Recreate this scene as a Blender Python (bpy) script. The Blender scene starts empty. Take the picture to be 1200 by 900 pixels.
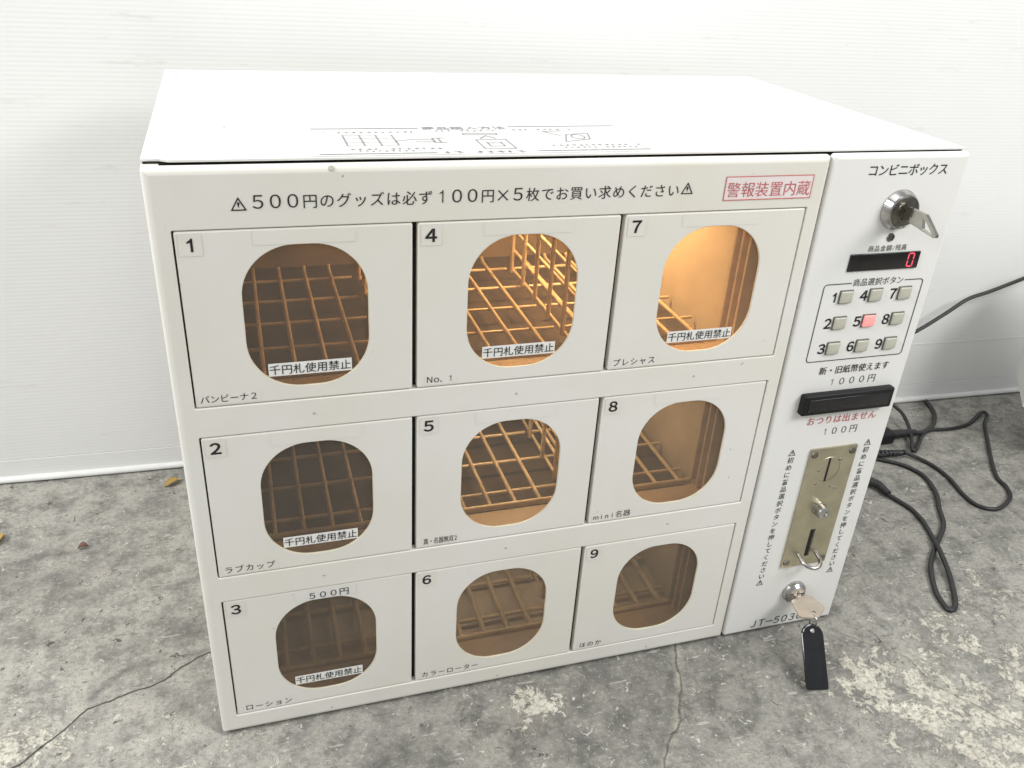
import bpy, math, random
import numpy as np
from mathutils import Vector, Matrix, noise as mnoise
from mathutils.geometry import tessellate_polygon

S = bpy.context.scene
COL = S.collection
random.seed(7)

# ------------------------------------------------------------------ camera
cam_d = bpy.data.cameras.new("camera"); cam = bpy.data.objects.new("camera", cam_d); COL.objects.link(cam)
cam.location = (0.06574457, -0.64419315, 0.74128163)
cam.rotation_euler = tuple(math.radians(a) for a in (61.68250043, -3.25139129, -16.92168755))
cam_d.sensor_width = 36.0; cam_d.lens = 1008.83555 / 1200 * 36
cam_d.clip_start = 0.02; cam_d.clip_end = 60
S.camera = cam

# ------------------------------------------------------------------ world, lamps, exposure
W = bpy.data.worlds.new("World"); S.world = W; W.use_nodes = True
W.node_tree.nodes["Background"].inputs[0].default_value = (0.93, 0.97, 1.0, 1)
W.node_tree.nodes["Background"].inputs[1].default_value = 0.46
def area(name, loc, target, sx, sy, power, col=(1, 1, 1)):
    d = bpy.data.lights.new(name, 'AREA'); d.shape = 'RECTANGLE'; d.size = sx; d.size_y = sy
    d.energy = power; d.color = col
    o = bpy.data.objects.new(name, d); COL.objects.link(o); o.location = loc
    o.rotation_euler = (Vector(target) - Vector(loc)).to_track_quat('-Z', 'Y').to_euler()
    return o
area("ceiling_lamp", (0.1, -0.1, 2.7), (0.2, 0.1, 0), 2.0, 0.8, 11, (1, .99, .97))
area("ceiling_lamp_left", (-1.9, -0.30, 1.85), (0.0, 0.35, 0.3), 1.2, 0.8, 47, (1, .99, .97))
area("ceiling_lamp_front", (1.45, -0.95, 1.45), (0.80, 0, 0.35), 0.9, 0.5, 19, (1, .99, .97))
S.view_settings.view_transform = 'Standard'; S.view_settings.look = 'None'
S.view_settings.exposure = 0.14; S.view_settings.gamma = 1.0
S.cycles.max_bounces = 8; S.cycles.transparent_max_bounces = 12
S.cycles.use_denoising = True
S.cycles.sample_clamp_indirect = 4

# ------------------------------------------------------------------ materials
def new_mat(name):
    m = bpy.data.materials.new(name); m.use_nodes = True
    nt = m.node_tree; return m, nt, nt.nodes["Principled BSDF"]
def N(nt, t, **kw):
    n = nt.nodes.new(t)
    for k, v in kw.items():
        if k in n.inputs.keys() if not hasattr(n, k) else False: n.inputs[k].default_value = v
        else: setattr(n, k, v)
    return n
def noise_node(nt, scale, detail=4, rough=.55, coord='Object', dist=0):
    tc = nt.nodes.new('ShaderNodeTexCoord'); n = nt.nodes.new('ShaderNodeTexNoise')
    n.inputs['Scale'].default_value = scale; n.inputs['Detail'].default_value = detail
    n.inputs['Roughness'].default_value = rough; n.inputs['Distortion'].default_value = dist
    nt.links.new(tc.outputs[coord], n.inputs['Vector']); return n
def ramp(nt, src, stops):
    r = nt.nodes.new('ShaderNodeValToRGB'); e = r.color_ramp.elements
    while len(e) < len(stops): e.new(.5)
    for el, (p, c) in zip(e, stops):
        el.position = p; el.color = (c, c, c, 1) if not hasattr(c, '__len__') else (*c, 1)
    nt.links.new(src, r.inputs[0]); return r
def mixc(nt, fac, a, b, mode='MIX'):
    m = nt.nodes.new('ShaderNodeMix'); m.data_type = 'RGBA'; m.blend_type = mode
    for sock, v in ((m.inputs[0], fac), (m.inputs[6], a), (m.inputs[7], b)):
        if isinstance(v, bpy.types.NodeSocket): nt.links.new(v, sock)
        elif hasattr(v, '__len__'): sock.default_value = (*v, 1)
        else: sock.default_value = v
    return m.outputs[2]
def bump(nt, bs, height, strength, dist):
    b = nt.nodes.new('ShaderNodeBump'); b.inputs['Strength'].default_value = strength
    b.inputs['Distance'].default_value = dist; nt.links.new(height, b.inputs['Height'])
    nt.links.new(b.outputs[0], bs.inputs['Normal']); return b

def plain(name, col, rough=.5, metal=0, var=.12, vscale=60, bumpamt=0, spec=None):
    m, nt, bs = new_mat(name)
    n = noise_node(nt, vscale)
    lo = tuple(c * (1 - var) for c in col); hi = tuple(min(1, c * (1 + var)) for c in col)
    r = ramp(nt, n.outputs[0], [(.3, lo), (.7, hi)])
    nt.links.new(r.outputs[0], bs.inputs['Base Color'])
    rr = ramp(nt, n.outputs[0], [(.3, rough * .85), (.7, min(1, rough * 1.15))])
    nt.links.new(rr.outputs[0], bs.inputs['Roughness'])
    bs.inputs['Metallic'].default_value = metal
    if spec is not None: bs.inputs['Specular IOR Level'].default_value = spec
    if bumpamt: bump(nt, bs, n.outputs[0], bumpamt, .001)
    return m

def paint(name, base, grime=.05, rough=.36):
    m, nt, bs = new_mat(name)
    big = noise_node(nt, 5, 5, .6)
    c = mixc(nt, ramp(nt, big.outputs[0], [(.35, 0), (.75, 1)]).outputs[0], base, tuple(b * (1 - grime * k) for b, k in zip(base, (.6, .8, 1.5))))
    sp = noise_node(nt, 140, 2, .5)
    spm = ramp(nt, sp.outputs[0], [(.73, 0), (.76, 1)])
    sp2 = noise_node(nt, 9, 3, .5)
    mm = nt.nodes.new('ShaderNodeMath'); mm.operation = 'MULTIPLY'
    nt.links.new(spm.outputs[0], mm.inputs[0]); nt.links.new(ramp(nt, sp2.outputs[0], [(.5, 0), (.6, .8)]).outputs[0], mm.inputs[1])
    c = mixc(nt, mm.outputs[0], c, (.30, .27, .23))
    nt.links.new(c, bs.inputs['Base Color'])
    r = ramp(nt, big.outputs[0], [(.3, rough), (.8, rough + .12)]); nt.links.new(r.outputs[0], bs.inputs['Roughness'])
    op = noise_node(nt, 420, 2, .5); bump(nt, bs, op.outputs[0], .10, .0006)
    bs.inputs['Specular IOR Level'].default_value = .35
    return m

M = {}
M['white'] = paint('white_enamel', (.785, .77, .732), .11)
M['white_top'] = paint('white_enamel_top', (.83, .825, .80), .02)
M['panel'] = paint('white_enamel_panel', (.80, .795, .775), .03)
M['door'] = paint('white_enamel_door', (.785, .768, .728), .09)
M['edge'] = plain('raw_edge', (.62, .58, .45), .5)
M['lining'] = plain('cream_lining', (.61, .54, .44), .42, 0, .1, 14)
M['back'] = plain('brown_back_sheet', (.30, .235, .165), .42, 0, .15, 16)
M['tray'] = plain('brown_tray', (.085, .066, .045), .32, 0, .2, 20)
M['sill'] = plain('beige_sill', (.60, .46, .32), .38, 0, .1, 30)
M['wire'] = plain('coated_wire', (.74, .61, .42), .35, .15, .12, 90)
M['rail'] = plain('steel_rail', (.66, .57, .46), .35, .25, .12, 50)
M['ink'] = plain('black_ink', (.010, .010, .011), .55, 0, .3, 300)
M['greyink'] = plain('grey_ink', (.27, .27, .275), .6, 0, .3, 300)
M['paleink'] = plain('pale_grey_ink', (.44, .44, .445), .6, 0, .3, 300)
M['redink'] = plain('red_ink', (.52, .12, .13), .6, 0, .3, 300)
M['redline'] = plain('red_line', (.62, .16, .15), .6, 0, .2, 300)
M['paper'] = plain('sticker_paper', (.76, .73, .67), .5, 0, .03, 60)
M['pinkpaper'] = plain('pinkish_paper', (.80, .72, .70), .5, 0, .03, 60)
M['blank'] = plain('clear_sticker', (.752, .738, .700), .38, 0, .02, 60)
M['whitepaper'] = plain('white_paper', (.84, .83, .80), .45, 0, .03, 60)
M['black'] = plain('black_plastic', (.012, .012, .013), .50, 0, .3, 120, .1, .25)
M['glossblack'] = plain('gloss_black_plastic', (.010, .010, .011), .09, 0, .3, 60)
M['screen'] = plain('smoked_screen', (.012, .011, .011), .18, 0, .2, 60)
M['dark'] = plain('dark_hole', (.008, .008, .008), .8, 0, .2, 60)
M['chrome'] = plain('brushed_chrome', (.46, .45, .44), .20, 1, .12, 220)
M['chromedark'] = plain('worn_steel', (.22, .21, .18), .30, 1, .25, 160)
M['keymetal'] = plain('nickel_key', (.48, .46, .42), .18, 1, .1, 120, .15)
M['tanmetal'] = plain('worn_nickel_key', (.58, .51, .43), .48, .75, .12, 70, .1)
M['plate'] = plain('nickel_plate', (.50, .46, .34), .36, .9, .16, 28, .08)
M['cable'] = plain('black_cable_rubber', (.02, .02, .021), .42, 0, .3, 200, .1)
M['cord'] = plain('grey_black_cord', (.035, .035, .034), .5, 0, .3, 200)
M['btn'] = plain('grey_button', (.50, .49, .41), .3, 0, .08, 100)
M['btnpad'] = plain('translucent_bezel', (.13, .125, .11), .4, 0, .08, 100)
M['stickertop'] = plain('dulled_sticker', (.74, .74, .725), .45, 0, .03, 60)
M['plug'] = plain('dull_plug', (.46, .43, .38), .6)
M['leaf'] = plain('dry_leaf', (.45, .29, .08), .7, 0, .35, 120)
M['chip'] = plain('rust_chip', (.16, .08, .06), .7, 0, .3, 120)
M['cabinet2'] = plain('white_laminate', (.78, .77, .74), .45, 0, .03, 40)

m, nt, bs = new_mat('lit_red_button')
bs.inputs['Base Color'].default_value = (.75, .40, .38, 1); bs.inputs['Roughness'].default_value = .3
bs.inputs['Emission Color'].default_value = (1, .12, .13, 1)
g = noise_node(nt, 80, 2); nt.links.new(ramp(nt, g.outputs[0], [(.3, .25), (.7, .45)]).outputs[0], bs.inputs['Emission Strength'])
M['btnred'] = m
m, nt, bs = new_mat('red_led_segment')
bs.inputs['Base Color'].default_value = (.3, .01, .02, 1)
bs.inputs['Emission Color'].default_value = (1, .10, .16, 1); bs.inputs['Emission Strength'].default_value = 1.1
M['led'] = m
m, nt, bs = new_mat('warm_lamp_glow')
bs.inputs['Emission Color'].default_value = (1, .62, .25, 1); bs.inputs['Emission Strength'].default_value = 8
M['lamp'] = m

# smoked acrylic: clear brown tint, fresnel gloss
m = bpy.data.materials.new('smoked_acrylic'); m.use_nodes = True; nt = m.node_tree; nt.nodes.clear()
out = nt.nodes.new('ShaderNodeOutputMaterial'); mx = nt.nodes.new('ShaderNodeMixShader')
tr = nt.nodes.new('ShaderNodeBsdfTransparent'); gl = nt.nodes.new('ShaderNodeBsdfGlossy'); fr = nt.nodes.new('ShaderNodeFresnel')
fr.inputs[0].default_value = 1.45; gl.inputs['Roughness'].default_value = .07
nz = noise_node(nt, 18, 4); rr = ramp(nt, nz.outputs[0], [(.3, (.74, .66, .56)), (.75, (.80, .72, .62))])
nt.links.new(rr.outputs[0], tr.inputs[0]); ge = nt.nodes.new('ShaderNodeNewGeometry'); mt_ = nt.nodes.new('ShaderNodeMath'); mt_.operation = 'MULTIPLY'; iv = nt.nodes.new('ShaderNodeMath'); iv.operation = 'SUBTRACT'; iv.inputs[0].default_value = 1
nt.links.new(ge.outputs['Backfacing'], iv.inputs[1]); nt.links.new(fr.outputs[0], mt_.inputs[0]); nt.links.new(iv.outputs[0], mt_.inputs[1])     # gloss on the outer face only
nt.links.new(mt_.outputs[0], mx.inputs[0])
df = nt.nodes.new('ShaderNodeBsdfDiffuse'); df.inputs[0].default_value = (.46, .42, .37, 1)
mx2 = nt.nodes.new('ShaderNodeMixShader'); mx2.inputs[0].default_value = .11     # diffuse veil painted in for hazy reflections and a lighter interior
nt.links.new(tr.outputs[0], mx2.inputs[1]); nt.links.new(df.outputs[0], mx2.inputs[2])
nt.links.new(mx2.outputs[0], mx.inputs[1]); nt.links.new(gl.outputs[0], mx.inputs[2]); nt.links.new(mx.outputs[0], out.inputs[0])
M['acrylic'] = m

# white corrugated plastic sheet of the wall
def wall_mat():
    m, nt, bs = new_mat('corrugated_white_sheet')
    tc = nt.nodes.new('ShaderNodeTexCoord')
    wv = nt.nodes.new('ShaderNodeTexWave'); wv.wave_type = 'BANDS'; wv.bands_direction = 'Z'; wv.wave_profile = 'SIN'
    wv.inputs['Scale'].default_value = 2 * math.pi / .0052 / 20 ; wv.inputs['Distortion'].default_value = .15
    nt.links.new(tc.outputs['Object'], wv.inputs['Vector'])
    big = noise_node(nt, 3.5, 4, .55)
    base = mixc(nt, ramp(nt, big.outputs[0], [(.35, 0), (.8, 1)]).outputs[0], (.86, .86, .85), (.82, .82, .81))
    base = mixc(nt, ramp(nt, wv.outputs[1], [(.0, .3), (.45, 0)]).outputs[0], base, (.78, .78, .775))
    # scuffs: horizontal smears and small specks
    mp = nt.nodes.new('ShaderNodeMapping'); mp.inputs['Scale'].default_value = (6, 6, 40)
    nt.links.new(tc.outputs['Object'], mp.inputs[0])
    sc = nt.nodes.new('ShaderNodeTexNoise'); sc.inputs['Scale'].default_value = 1.6; sc.inputs['Detail'].default_value = 6; sc.inputs['Roughness'].default_value = .7
    nt.links.new(mp.outputs[0], sc.inputs['Vector'])
    base = mixc(nt, ramp(nt, sc.outputs[0], [(.60, 0), (.78, .6)]).outputs[0], base, (.56, .54, .49))
    sp = noise_node(nt, 55, 2, .5)
    base = mixc(nt, ramp(nt, sp.outputs[0], [(.77, 0), (.80, .7)]).outputs[0], base, (.30, .28, .25))
    nt.links.new(base, bs.inputs['Base Color']); bs.inputs['Roughness'].default_value = .42
    bs.inputs['Specular IOR Level'].default_value = .35
    lo = noise_node(nt, 9, 3, .5); ad = nt.nodes.new('ShaderNodeMath'); ad.operation = 'MULTIPLY_ADD'; ad.inputs[1].default_value = 5; nt.links.new(lo.outputs[0], ad.inputs[0]); nt.links.new(wv.outputs[1], ad.inputs[2])
    bump(nt, bs, ad.outputs[0], .085, .0008)
    return m
M['wall'] = wall_mat()

# ------------------------------------------------------------------ mesh helpers
class MB:
    def __init__(s): s.v = []; s.f = []; s.m = []; s.s = []
    def add(s, vs, fs, mat=0, smooth=False):
        b = len(s.v); s.v += [tuple(v) for v in vs]
        for f in fs: s.f.append(tuple(b + i for i in f)); s.m.append(mat); s.s.append(smooth)
    def box(s, x0, x1, y0, y1, z0, z1, mat=0, bev=0):
        if bev <= 0:
            vs = [(x, y, z) for z in (z0, z1) for y in (y0, y1) for x in (x0, x1)]
            s.add(vs, [(0, 2, 3, 1), (4, 5, 7, 6), (0, 1, 5, 4), (2, 6, 7, 3), (0, 4, 6, 2), (1, 3, 7, 5)], mat); return
        import bmesh
        bm = bmesh.new(); bmesh.ops.create_cube(bm, size=1)
        for v in bm.verts: v.co = ((x0 + x1) / 2 + v.co.x * (x1 - x0), (y0 + y1) / 2 + v.co.y * (y1 - y0), (z0 + z1) / 2 + v.co.z * (z1 - z0))
        bmesh.ops.bevel(bm, geom=bm.edges[:], offset=bev, segments=3, affect='EDGES', profile=.5)
        bm.verts.index_update(); s.add([v.co[:] for v in bm.verts], [[v.index for v in f.verts] for f in bm.faces], mat, True); bm.free()
    def bar(s, a, b, r, mat=0, n=8, r2=None):
        s.tube([a, b], r, mat, n, r2=r2)
    def tube(s, pts, r, mat=0, n=8, closed=False, r2=None, flat=1.0):
        pts = [Vector(p) for p in pts]; k = len(pts); rings = []
        up = None
        for i, p in enumerate(pts):
            if closed: t = pts[(i + 1) % k] - pts[i - 1]
            else: t = pts[min(i + 1, k - 1)] - pts[max(i - 1, 0)]
            t.normalize()
            if up is None:
                up = Vector((0, 0, 1)) if abs(t.z) < .9 else Vector((1, 0, 0))
            a = t.cross(up); a.normalize(); b = a.cross(t); b.normalize()
            if abs(t.z) < .9: up = Vector((0, 0, 1)) if abs(up.z) > .5 else b
            else: up = b
            rad = r if r2 is None else r + (r2 - r) * i / (k - 1)
            rings.append([p + a * rad * math.cos(2 * math.pi * j / n) + b * rad * flat * math.sin(2 * math.pi * j / n) for j in range(n)])
        vs = [v for rg in rings for v in rg]; fs = []
        for i in range(k if closed else k - 1):
            for j in range(n):
                q = (i + 1) % k
                fs.append((i * n + j, i * n + (j + 1) % n, q * n + (j + 1) % n, q * n + j))
        s.add(vs, fs, mat, True)
        if not closed:
            s.add(rings[0], [tuple(range(n))], mat); s.add(rings[-1], [tuple(reversed(range(n)))], mat)
    def lathe(s, prof, c, axis=(0, -1, 0), mat=0, n=40, cap=True, smooth=True):
        ax = Vector(axis).normalized(); c = Vector(c)
        u = ax.cross(Vector((0, 0, 1)) if abs(ax.z) < .9 else Vector((1, 0, 0))).normalized(); w = ax.cross(u)
        rings = [[c + ax * h + (u * math.cos(2 * math.pi * j / n) + w * math.sin(2 * math.pi * j / n)) * r for j in range(n)] for r, h in prof]
        for i in range(len(prof) - 1):
            s.add(rings[i] + rings[i + 1], [(j, (j + 1) % n, n + (j + 1) % n, n + j) for j in range(n)], mat, False)
        if cap: s.add(rings[-1], [tuple(range(n))], mat)
    def prism(s, poly, d, O, u, v, mat=0, holes=()):
        """poly (2D), extruded by d along u x v from plane O,u,v"""
        O, u, v = Vector(O), Vector(u).normalized(), Vector(v).normalized(); w = u.cross(v)
        loops = [poly] + list(holes)
        flat = [p for l in loops for p in l]
        tris = tessellate_polygon([[Vector((p[0], p[1], 0)) for p in l] for l in loops])
        P0 = [O + u * p[0] + v * p[1] for p in flat]; P1 = [q + w * d for q in P0]
        def fix(t, sgn):
            a, b, c = (Vector((flat[i][0], flat[i][1], 0)) for i in t)
            return t if ((b - a).cross(c - a).z > 0) == (sgn > 0) else (t[0], t[2], t[1])
        s.add(P1, [fix(t, 1) for t in tris], mat); s.add(P0, [fix(t, -1) for t in tris], mat)
        b = 0
        for l in loops:
            k = len(l); s.add(P0[b:b + k] + P1[b:b + k], [(j, (j + 1) % k, k + (j + 1) % k, k + j) for j in range(k)], mat); b += k
    def build(s, name, mats, parent=None, origin=None, recalc=False):
        me = bpy.data.meshes.new(name)
        o0 = Vector(origin) if origin is not None else Vector((0, 0, 0))
        me.from_pydata([tuple(Vector(v) - o0) for v in s.v], [], s.f)
        for mt in (mats if isinstance(mats, (list, tuple)) else [mats]): me.materials.append(mt)
        me.polygons.foreach_set('material_index', s.m); me.polygons.foreach_set('use_smooth', s.s)
        if recalc:
            import bmesh
            bm = bmesh.new(); bm.from_mesh(me); bmesh.ops.recalc_face_normals(bm, faces=bm.faces[:]); bm.to_mesh(me); bm.free()
        me.update()
        o = bpy.data.objects.new(name, me); COL.objects.link(o)
        if parent: o.parent = parent
        if origin is not None:
            o.location = o0 - (world_loc(parent) if parent else Vector((0, 0, 0)))
        elif parent: o.location = -world_loc(parent)
        return o
def world_loc(o):
    v = Vector(o.location)
    while o.parent: o = o.parent; v += Vector(o.location)
    return v
def empty(name, loc):
    o = bpy.data.objects.new(name, None); COL.objects.link(o); o.location = loc; o.empty_display_size = .05; return o
def tag(o, label=None, cat=None, group=None, kind=None):
    if label: o['label'] = label
    if cat: o['category'] = cat
    if group: o['group'] = group
    if kind: o['kind'] = kind
    return o

def rr(x0, x1, z0, z1, r, n=8):
    r = max(1e-5, min(r, (x1 - x0) / 2 - 1e-6, (z1 - z0) / 2 - 1e-6)); out = []
    for cx, cz, a0 in ((x1 - r, z1 - r, 0), (x0 + r, z1 - r, 90), (x0 + r, z0 + r, 180), (x1 - r, z0 + r, 270)):
        for k in range(n + 1):
            a = math.radians(a0 + 90 * k / n); out.append((cx + r * math.cos(a), cz + r * math.sin(a)))
    return out
def sheet(mb, rect, rc, bend, depth, holes=(), y0=0.0, hb=.001, hd=.008, mat=0, hmat=None, nb=5, hn=14):
    """folded metal sheet facing -y: flat front with holes, rounded folded edges, hole rims"""
    x0, x1, z0, z1 = rect; hmat = mat if hmat is None else hmat
    def L(t, y): return [(p[0], y, p[1]) for p in rr(x0 + t, x1 - t, z0 + t, z1 - t, max(rc - t, .0004), 4)]
    def Hh(h, t, y): return [(p[0], y, p[1]) for p in rr(h[0] - t, h[1] + t, h[2] - t, h[3] + t, h[4] + t, hn)]
    front = L(bend, y0); loops = [front] + [Hh(h, hb, y0) for h in holes]
    flat = [p for l in loops for p in l]
    tris = tessellate_polygon([[Vector((p[0], p[2], 0)) for p in l] for l in loops]); fs = []
    for t in tris:
        a, b, c = (Vector((flat[i][0], flat[i][2], 0)) for i in t)
        fs.append(t if (b - a).cross(c - a).z > 0 else (t[0], t[2], t[1]))
    mb.add(flat, fs, mat)
    prof = [(bend - bend * math.sin(math.pi / 2 * k / nb), y0 + bend - bend * math.cos(math.pi / 2 * k / nb)) for k in range(nb + 1)] + [(0, y0 + depth)]
    rings = [L(t, y) for t, y in prof]; k = len(rings[0]); vs = [v for r in rings for v in r]
    f = [(i * k + j, (i + 1) * k + j, (i + 1) * k + (j + 1) % k, i * k + (j + 1) % k) for i in range(len(rings) - 1) for j in range(k)]
    mb.add(vs, f, mat, True)
    for h in holes:
        prof = [(hb - hb * math.sin(math.pi / 2 * q / 3), y0 + hb - hb * math.cos(math.pi / 2 * q / 3)) for q in range(4)] + [(0, y0 + hd)]
        rings = [Hh(h, t, y) for t, y in prof]; k = len(rings[0]); vs = [v for r in rings for v in r]
        f = [(i * k + (j + 1) % k, (i + 1) * k + (j + 1) % k, (i + 1) * k + j, i * k + j) for i in range(len(rings) - 1) for j in range(k)]
        mb.add(vs, f, hmat, True)

# ---- writing
_glyph = {}
def glyph(ch, off):
    key = (ch, off)
    if key not in _glyph:
        cu = bpy.data.curves.new('t', 'FONT'); cu.body = ch; cu.offset = off; cu.resolution_u = 4
        o = bpy.data.objects.new('t', cu); COL.objects.link(o)
        me = bpy.data.meshes.new_from_object(o.evaluated_get(bpy.context.evaluated_depsgraph_get()))
        _glyph[key] = ([v.co.copy() for v in me.vertices], [tuple(p.vertices) for p in me.polygons])
        bpy.data.objects.remove(o); bpy.data.curves.remove(cu); bpy.data.meshes.remove(me)
    return _glyph[key]
FRONT = ((1, 0, 0), (0, 0, 1)); TOP = ((1, 0, 0), (0, 1, 0))
def write(mb, text, x, z, em, pitch, plane=FRONT, y=-.0004, mat=0, off=-.008, sx=1.0, half=None, shear=0.0, step=None, ax=1.0, dw=1.0):
    """text[k] is centred in its own cell; CJK glyphs keep their em box; x,z = left end and baseline"""
    u, v = Vector(plane[0]), Vector(plane[1]); w = u.cross(v)
    O = (w * (-y)) if plane is FRONT else w * y
    cx = x
    for i, ch in enumerate(text):
        pw = pitch if (half is None or ord(ch) > 0x2000) else half
        if ch != ' ':
            vs, fs = glyph(ch, off)
            if ch == '×':
                q_ = .34; e_ = .028; vs = [Vector(p_) for p_ in ((.5 - q_ - e_, .38 - q_ + e_, 0), (.5 - q_ + e_, .38 - q_ - e_, 0), (.5 + q_ + e_, .38 + q_ - e_, 0), (.5 + q_ - e_, .38 + q_ + e_, 0), (.5 - q_ - e_, .38 + q_ - e_, 0), (.5 - e_ * 2, .38, 0), (.5, .38 + e_ * 2, 0), (.5 - q_ + e_, .38 + q_ + e_, 0), (.5, .38 - e_ * 2, 0), (.5 + q_ - e_, .38 - q_ - e_, 0), (.5 + q_ + e_, .38 - q_ + e_, 0), (.5 + e_ * 2, .38, 0))]
                fs = [(0, 1, 2, 3), (4, 5, 6, 7), (8, 9, 10, 11)]
            if ch == '１':          # plain stem with a slanted flag
                w_ = .062 + 2.2 * max(off, -.008); a_ = .49
                vs = [Vector(p_) for p_ in ((a_, 0, 0), (a_ + w_, 0, 0), (a_ + w_, .735, 0), (a_ + w_ * .25, .735, 0), (a_, .67, 0), (a_ - .155, .56, 0), (a_ - .155, .56 - w_ * .95, 0), (a_, .64 - w_ * .95, 0))]
                fs = [(0, 1, 2, 3, 4, 7), (4, 5, 6, 7)]
            if vs:
                if ord(ch) > 0x2000 and not (0xFF10 <= ord(ch) <= 0xFF19): mid = .5
                else: mid = (min(q.x for q in vs) + max(q.x for q in vs)) / 2
                px = cx + pw / 2; pz = z; sxx = sx * (dw if 0xFF10 <= ord(ch) <= 0xFF19 else 1); szz = ax if 0xFF10 <= ord(ch) <= 0xFF19 else 1
                if step is not None: px, pz = x + pitch / 2, z - i * step
                mb.add([O + u * (px + ((q.x - mid) * sxx + shear * q.y) * em) + v * (pz + q.y * szz * em) for q in vs], fs, mat)
        cx += pw
    return cx
def warn_tri(mb, cx, z, h, mat=0, y=-.0004, th=.085):
    """outlined warning triangle with an exclamation mark"""
    w = h * 1.12; a = [(-w / 2, 0), (w / 2, 0), (0, h)]
    k = .52; c = (0, h * .33); b = [(c[0] + (p[0] - c[0]) * k, c[1] + (p[1] - c[1]) * k) for p in a]
    k2 = .73; b = [(c[0] + (p[0] - c[0]) * k2, c[1] + (p[1] - c[1]) * k2) for p in a]
    P = [(cx + p[0], y, z + p[1]) for p in a + b]
    mb.add(P, [(0, 1, 4, 3), (1, 2, 5, 4), (2, 0, 3, 5)], mat)
    s = h * .07
    mb.add([(cx - s * .6, y, z + h * .30), (cx + s * .6, y, z + h * .30), (cx + s * 1.2, y, z + h * .62), (cx - s * 1.2, y, z + h * .62)], [(0, 1, 2, 3)], mat)
    mb.add([(cx - s, y, z + h * .22), (cx + s, y, z + h * .22), (cx + s, y, z + h * .25), (cx - s, y, z + h * .25)], [(0, 1, 2, 3)], mat)
def rect(mb, x0, x1, z0, z1, y, mat=0):
    mb.add([(x0, y, z0), (x1, y, z0), (x1, y, z1), (x0, y, z1)], [(0, 1, 2, 3)], mat)
def trect(mb, x0, x1, y0, y1, z, mat=0):
    mb.add([(x0, y0, z), (x1, y0, z), (x1, y1, z), (x0, y1, z)], [(0, 1, 2, 3)], mat)
def smooth_path(pts, sub=8):
    P = [Vector(p) for p in pts]; out = []
    for i in range(len(P) - 1):
        p0, p1, p2, p3 = P[max(i - 1, 0)], P[i], P[i + 1], P[min(i + 2, len(P) - 1)]
        for k in range(sub):
            t = k / sub
            out.append(.5 * ((2 * p1) + (p2 - p0) * t + (2 * p0 - 5 * p1 + 4 * p2 - p3) * t * t + (3 * p1 - p0 - 3 * p2 + p3) * t ** 3))
    out.append(P[-1]); return out

# ================================================================== FLOOR
PATCH = [(.712, -.106, .10, 1), (.851, -.071, .11, .8), (.763, -.144, .12, 1), (.608, -.140, .06, .6), (.80, -.22, .16, 1), (.323, -.039, .045, 1.1), (.30, -.075, .03, .7),
         (-.19, .03, .075, 1), (-.171, .157, .06, .55), (-.059, .028, .06, .6), (.007, -.01, .05, .6), (.953, -.02, .12, .75), (.70, -.19, .09, .8), (.90, -.16, .14, .9),
         (.17, -.06, .05, .3), (-.2, .10, .07, .5), (.55, -.19, .06, .5), (1.0, .1, .1, .25), (-.24, .40, .1, .15)]
CRACKS = [([(-.30, -.06), (-.189, .010), (-.163, .035), (-.146, .051), (-.131, .068), (-.108, .072), (-.081, .083), (-.056, .090), (-.038, .105), (-.015, .120), (.04, .135)], .0016, 0),
          ([(.515, .03), (.507, -.002), (.497, -.028), (.488, -.050), (.478, -.07), (.4645, -.0925), (.425, -.143), (.38, -.20)], .0017, 1),
          ([(.72, -.03), (.774, -.081), (.776, -.128), (.802, -.166), (.824, -.203), (.87, -.26)], .0014, 1),
          ([(.84, .12), (.835, .089), (.822, .067), (.797, .057), (.75, .05)], .0013, 0)]
DARK = [([(-.134, .076), (-.1145, .104), (-.097, .115), (-.058, .119), (-.015, .123)], .004, 2),
        ([(-.2522, .3272), (-.197, .333), (-.1757, .335)], .005, 2),
        ([(1.236, .447), (1.205, .397), (1.149, .349), (1.105, .317)], .013, 2),  # soft shadow of a cord, painted in as a dark band
        ([(-.222, .478), (-.21, .45), (-.2, .435)], .007, 2), ([(-.036, .164), (-.028, .166)], .014, 2), ([(.15, -.075), (.18, -.07)], .02, 2),
        ([(.545, -.02), (.535, -.049), (.5156, -.0936)], .0012, 2)]
TONE = [(.44, -.03, .28, .14, 1.15), (-.03, .165, .05, .03, .35), (-.27, .26, .12, .10, .25), (.22, -.07, .16, .06, .8), (.98, .22, .35, .30, .55), (.64, -.06, .14, .10, .8), (.10, -.02, .1, .03, .5)]      # broad darker areas
def polydist(X, Y, line):
    best = np.full(X.shape, 9.0); sg = np.zeros(X.shape)
    for (ax, ay), (bx, by) in zip(line[:-1], line[1:]):
        dx, dy = bx - ax, by - ay; L2 = dx * dx + dy * dy
        t = np.clip(((X - ax) * dx + (Y - ay) * dy) / L2, 0, 1)
        d = np.hypot(X - ax - t * dx, Y - ay - t * dy)
        cr = np.sign((X - ax) * dy - (Y - ay) * dx); up = d < best
        best = np.where(up, d, best); sg = np.where(up, cr, sg)
    return best, sg
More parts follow.
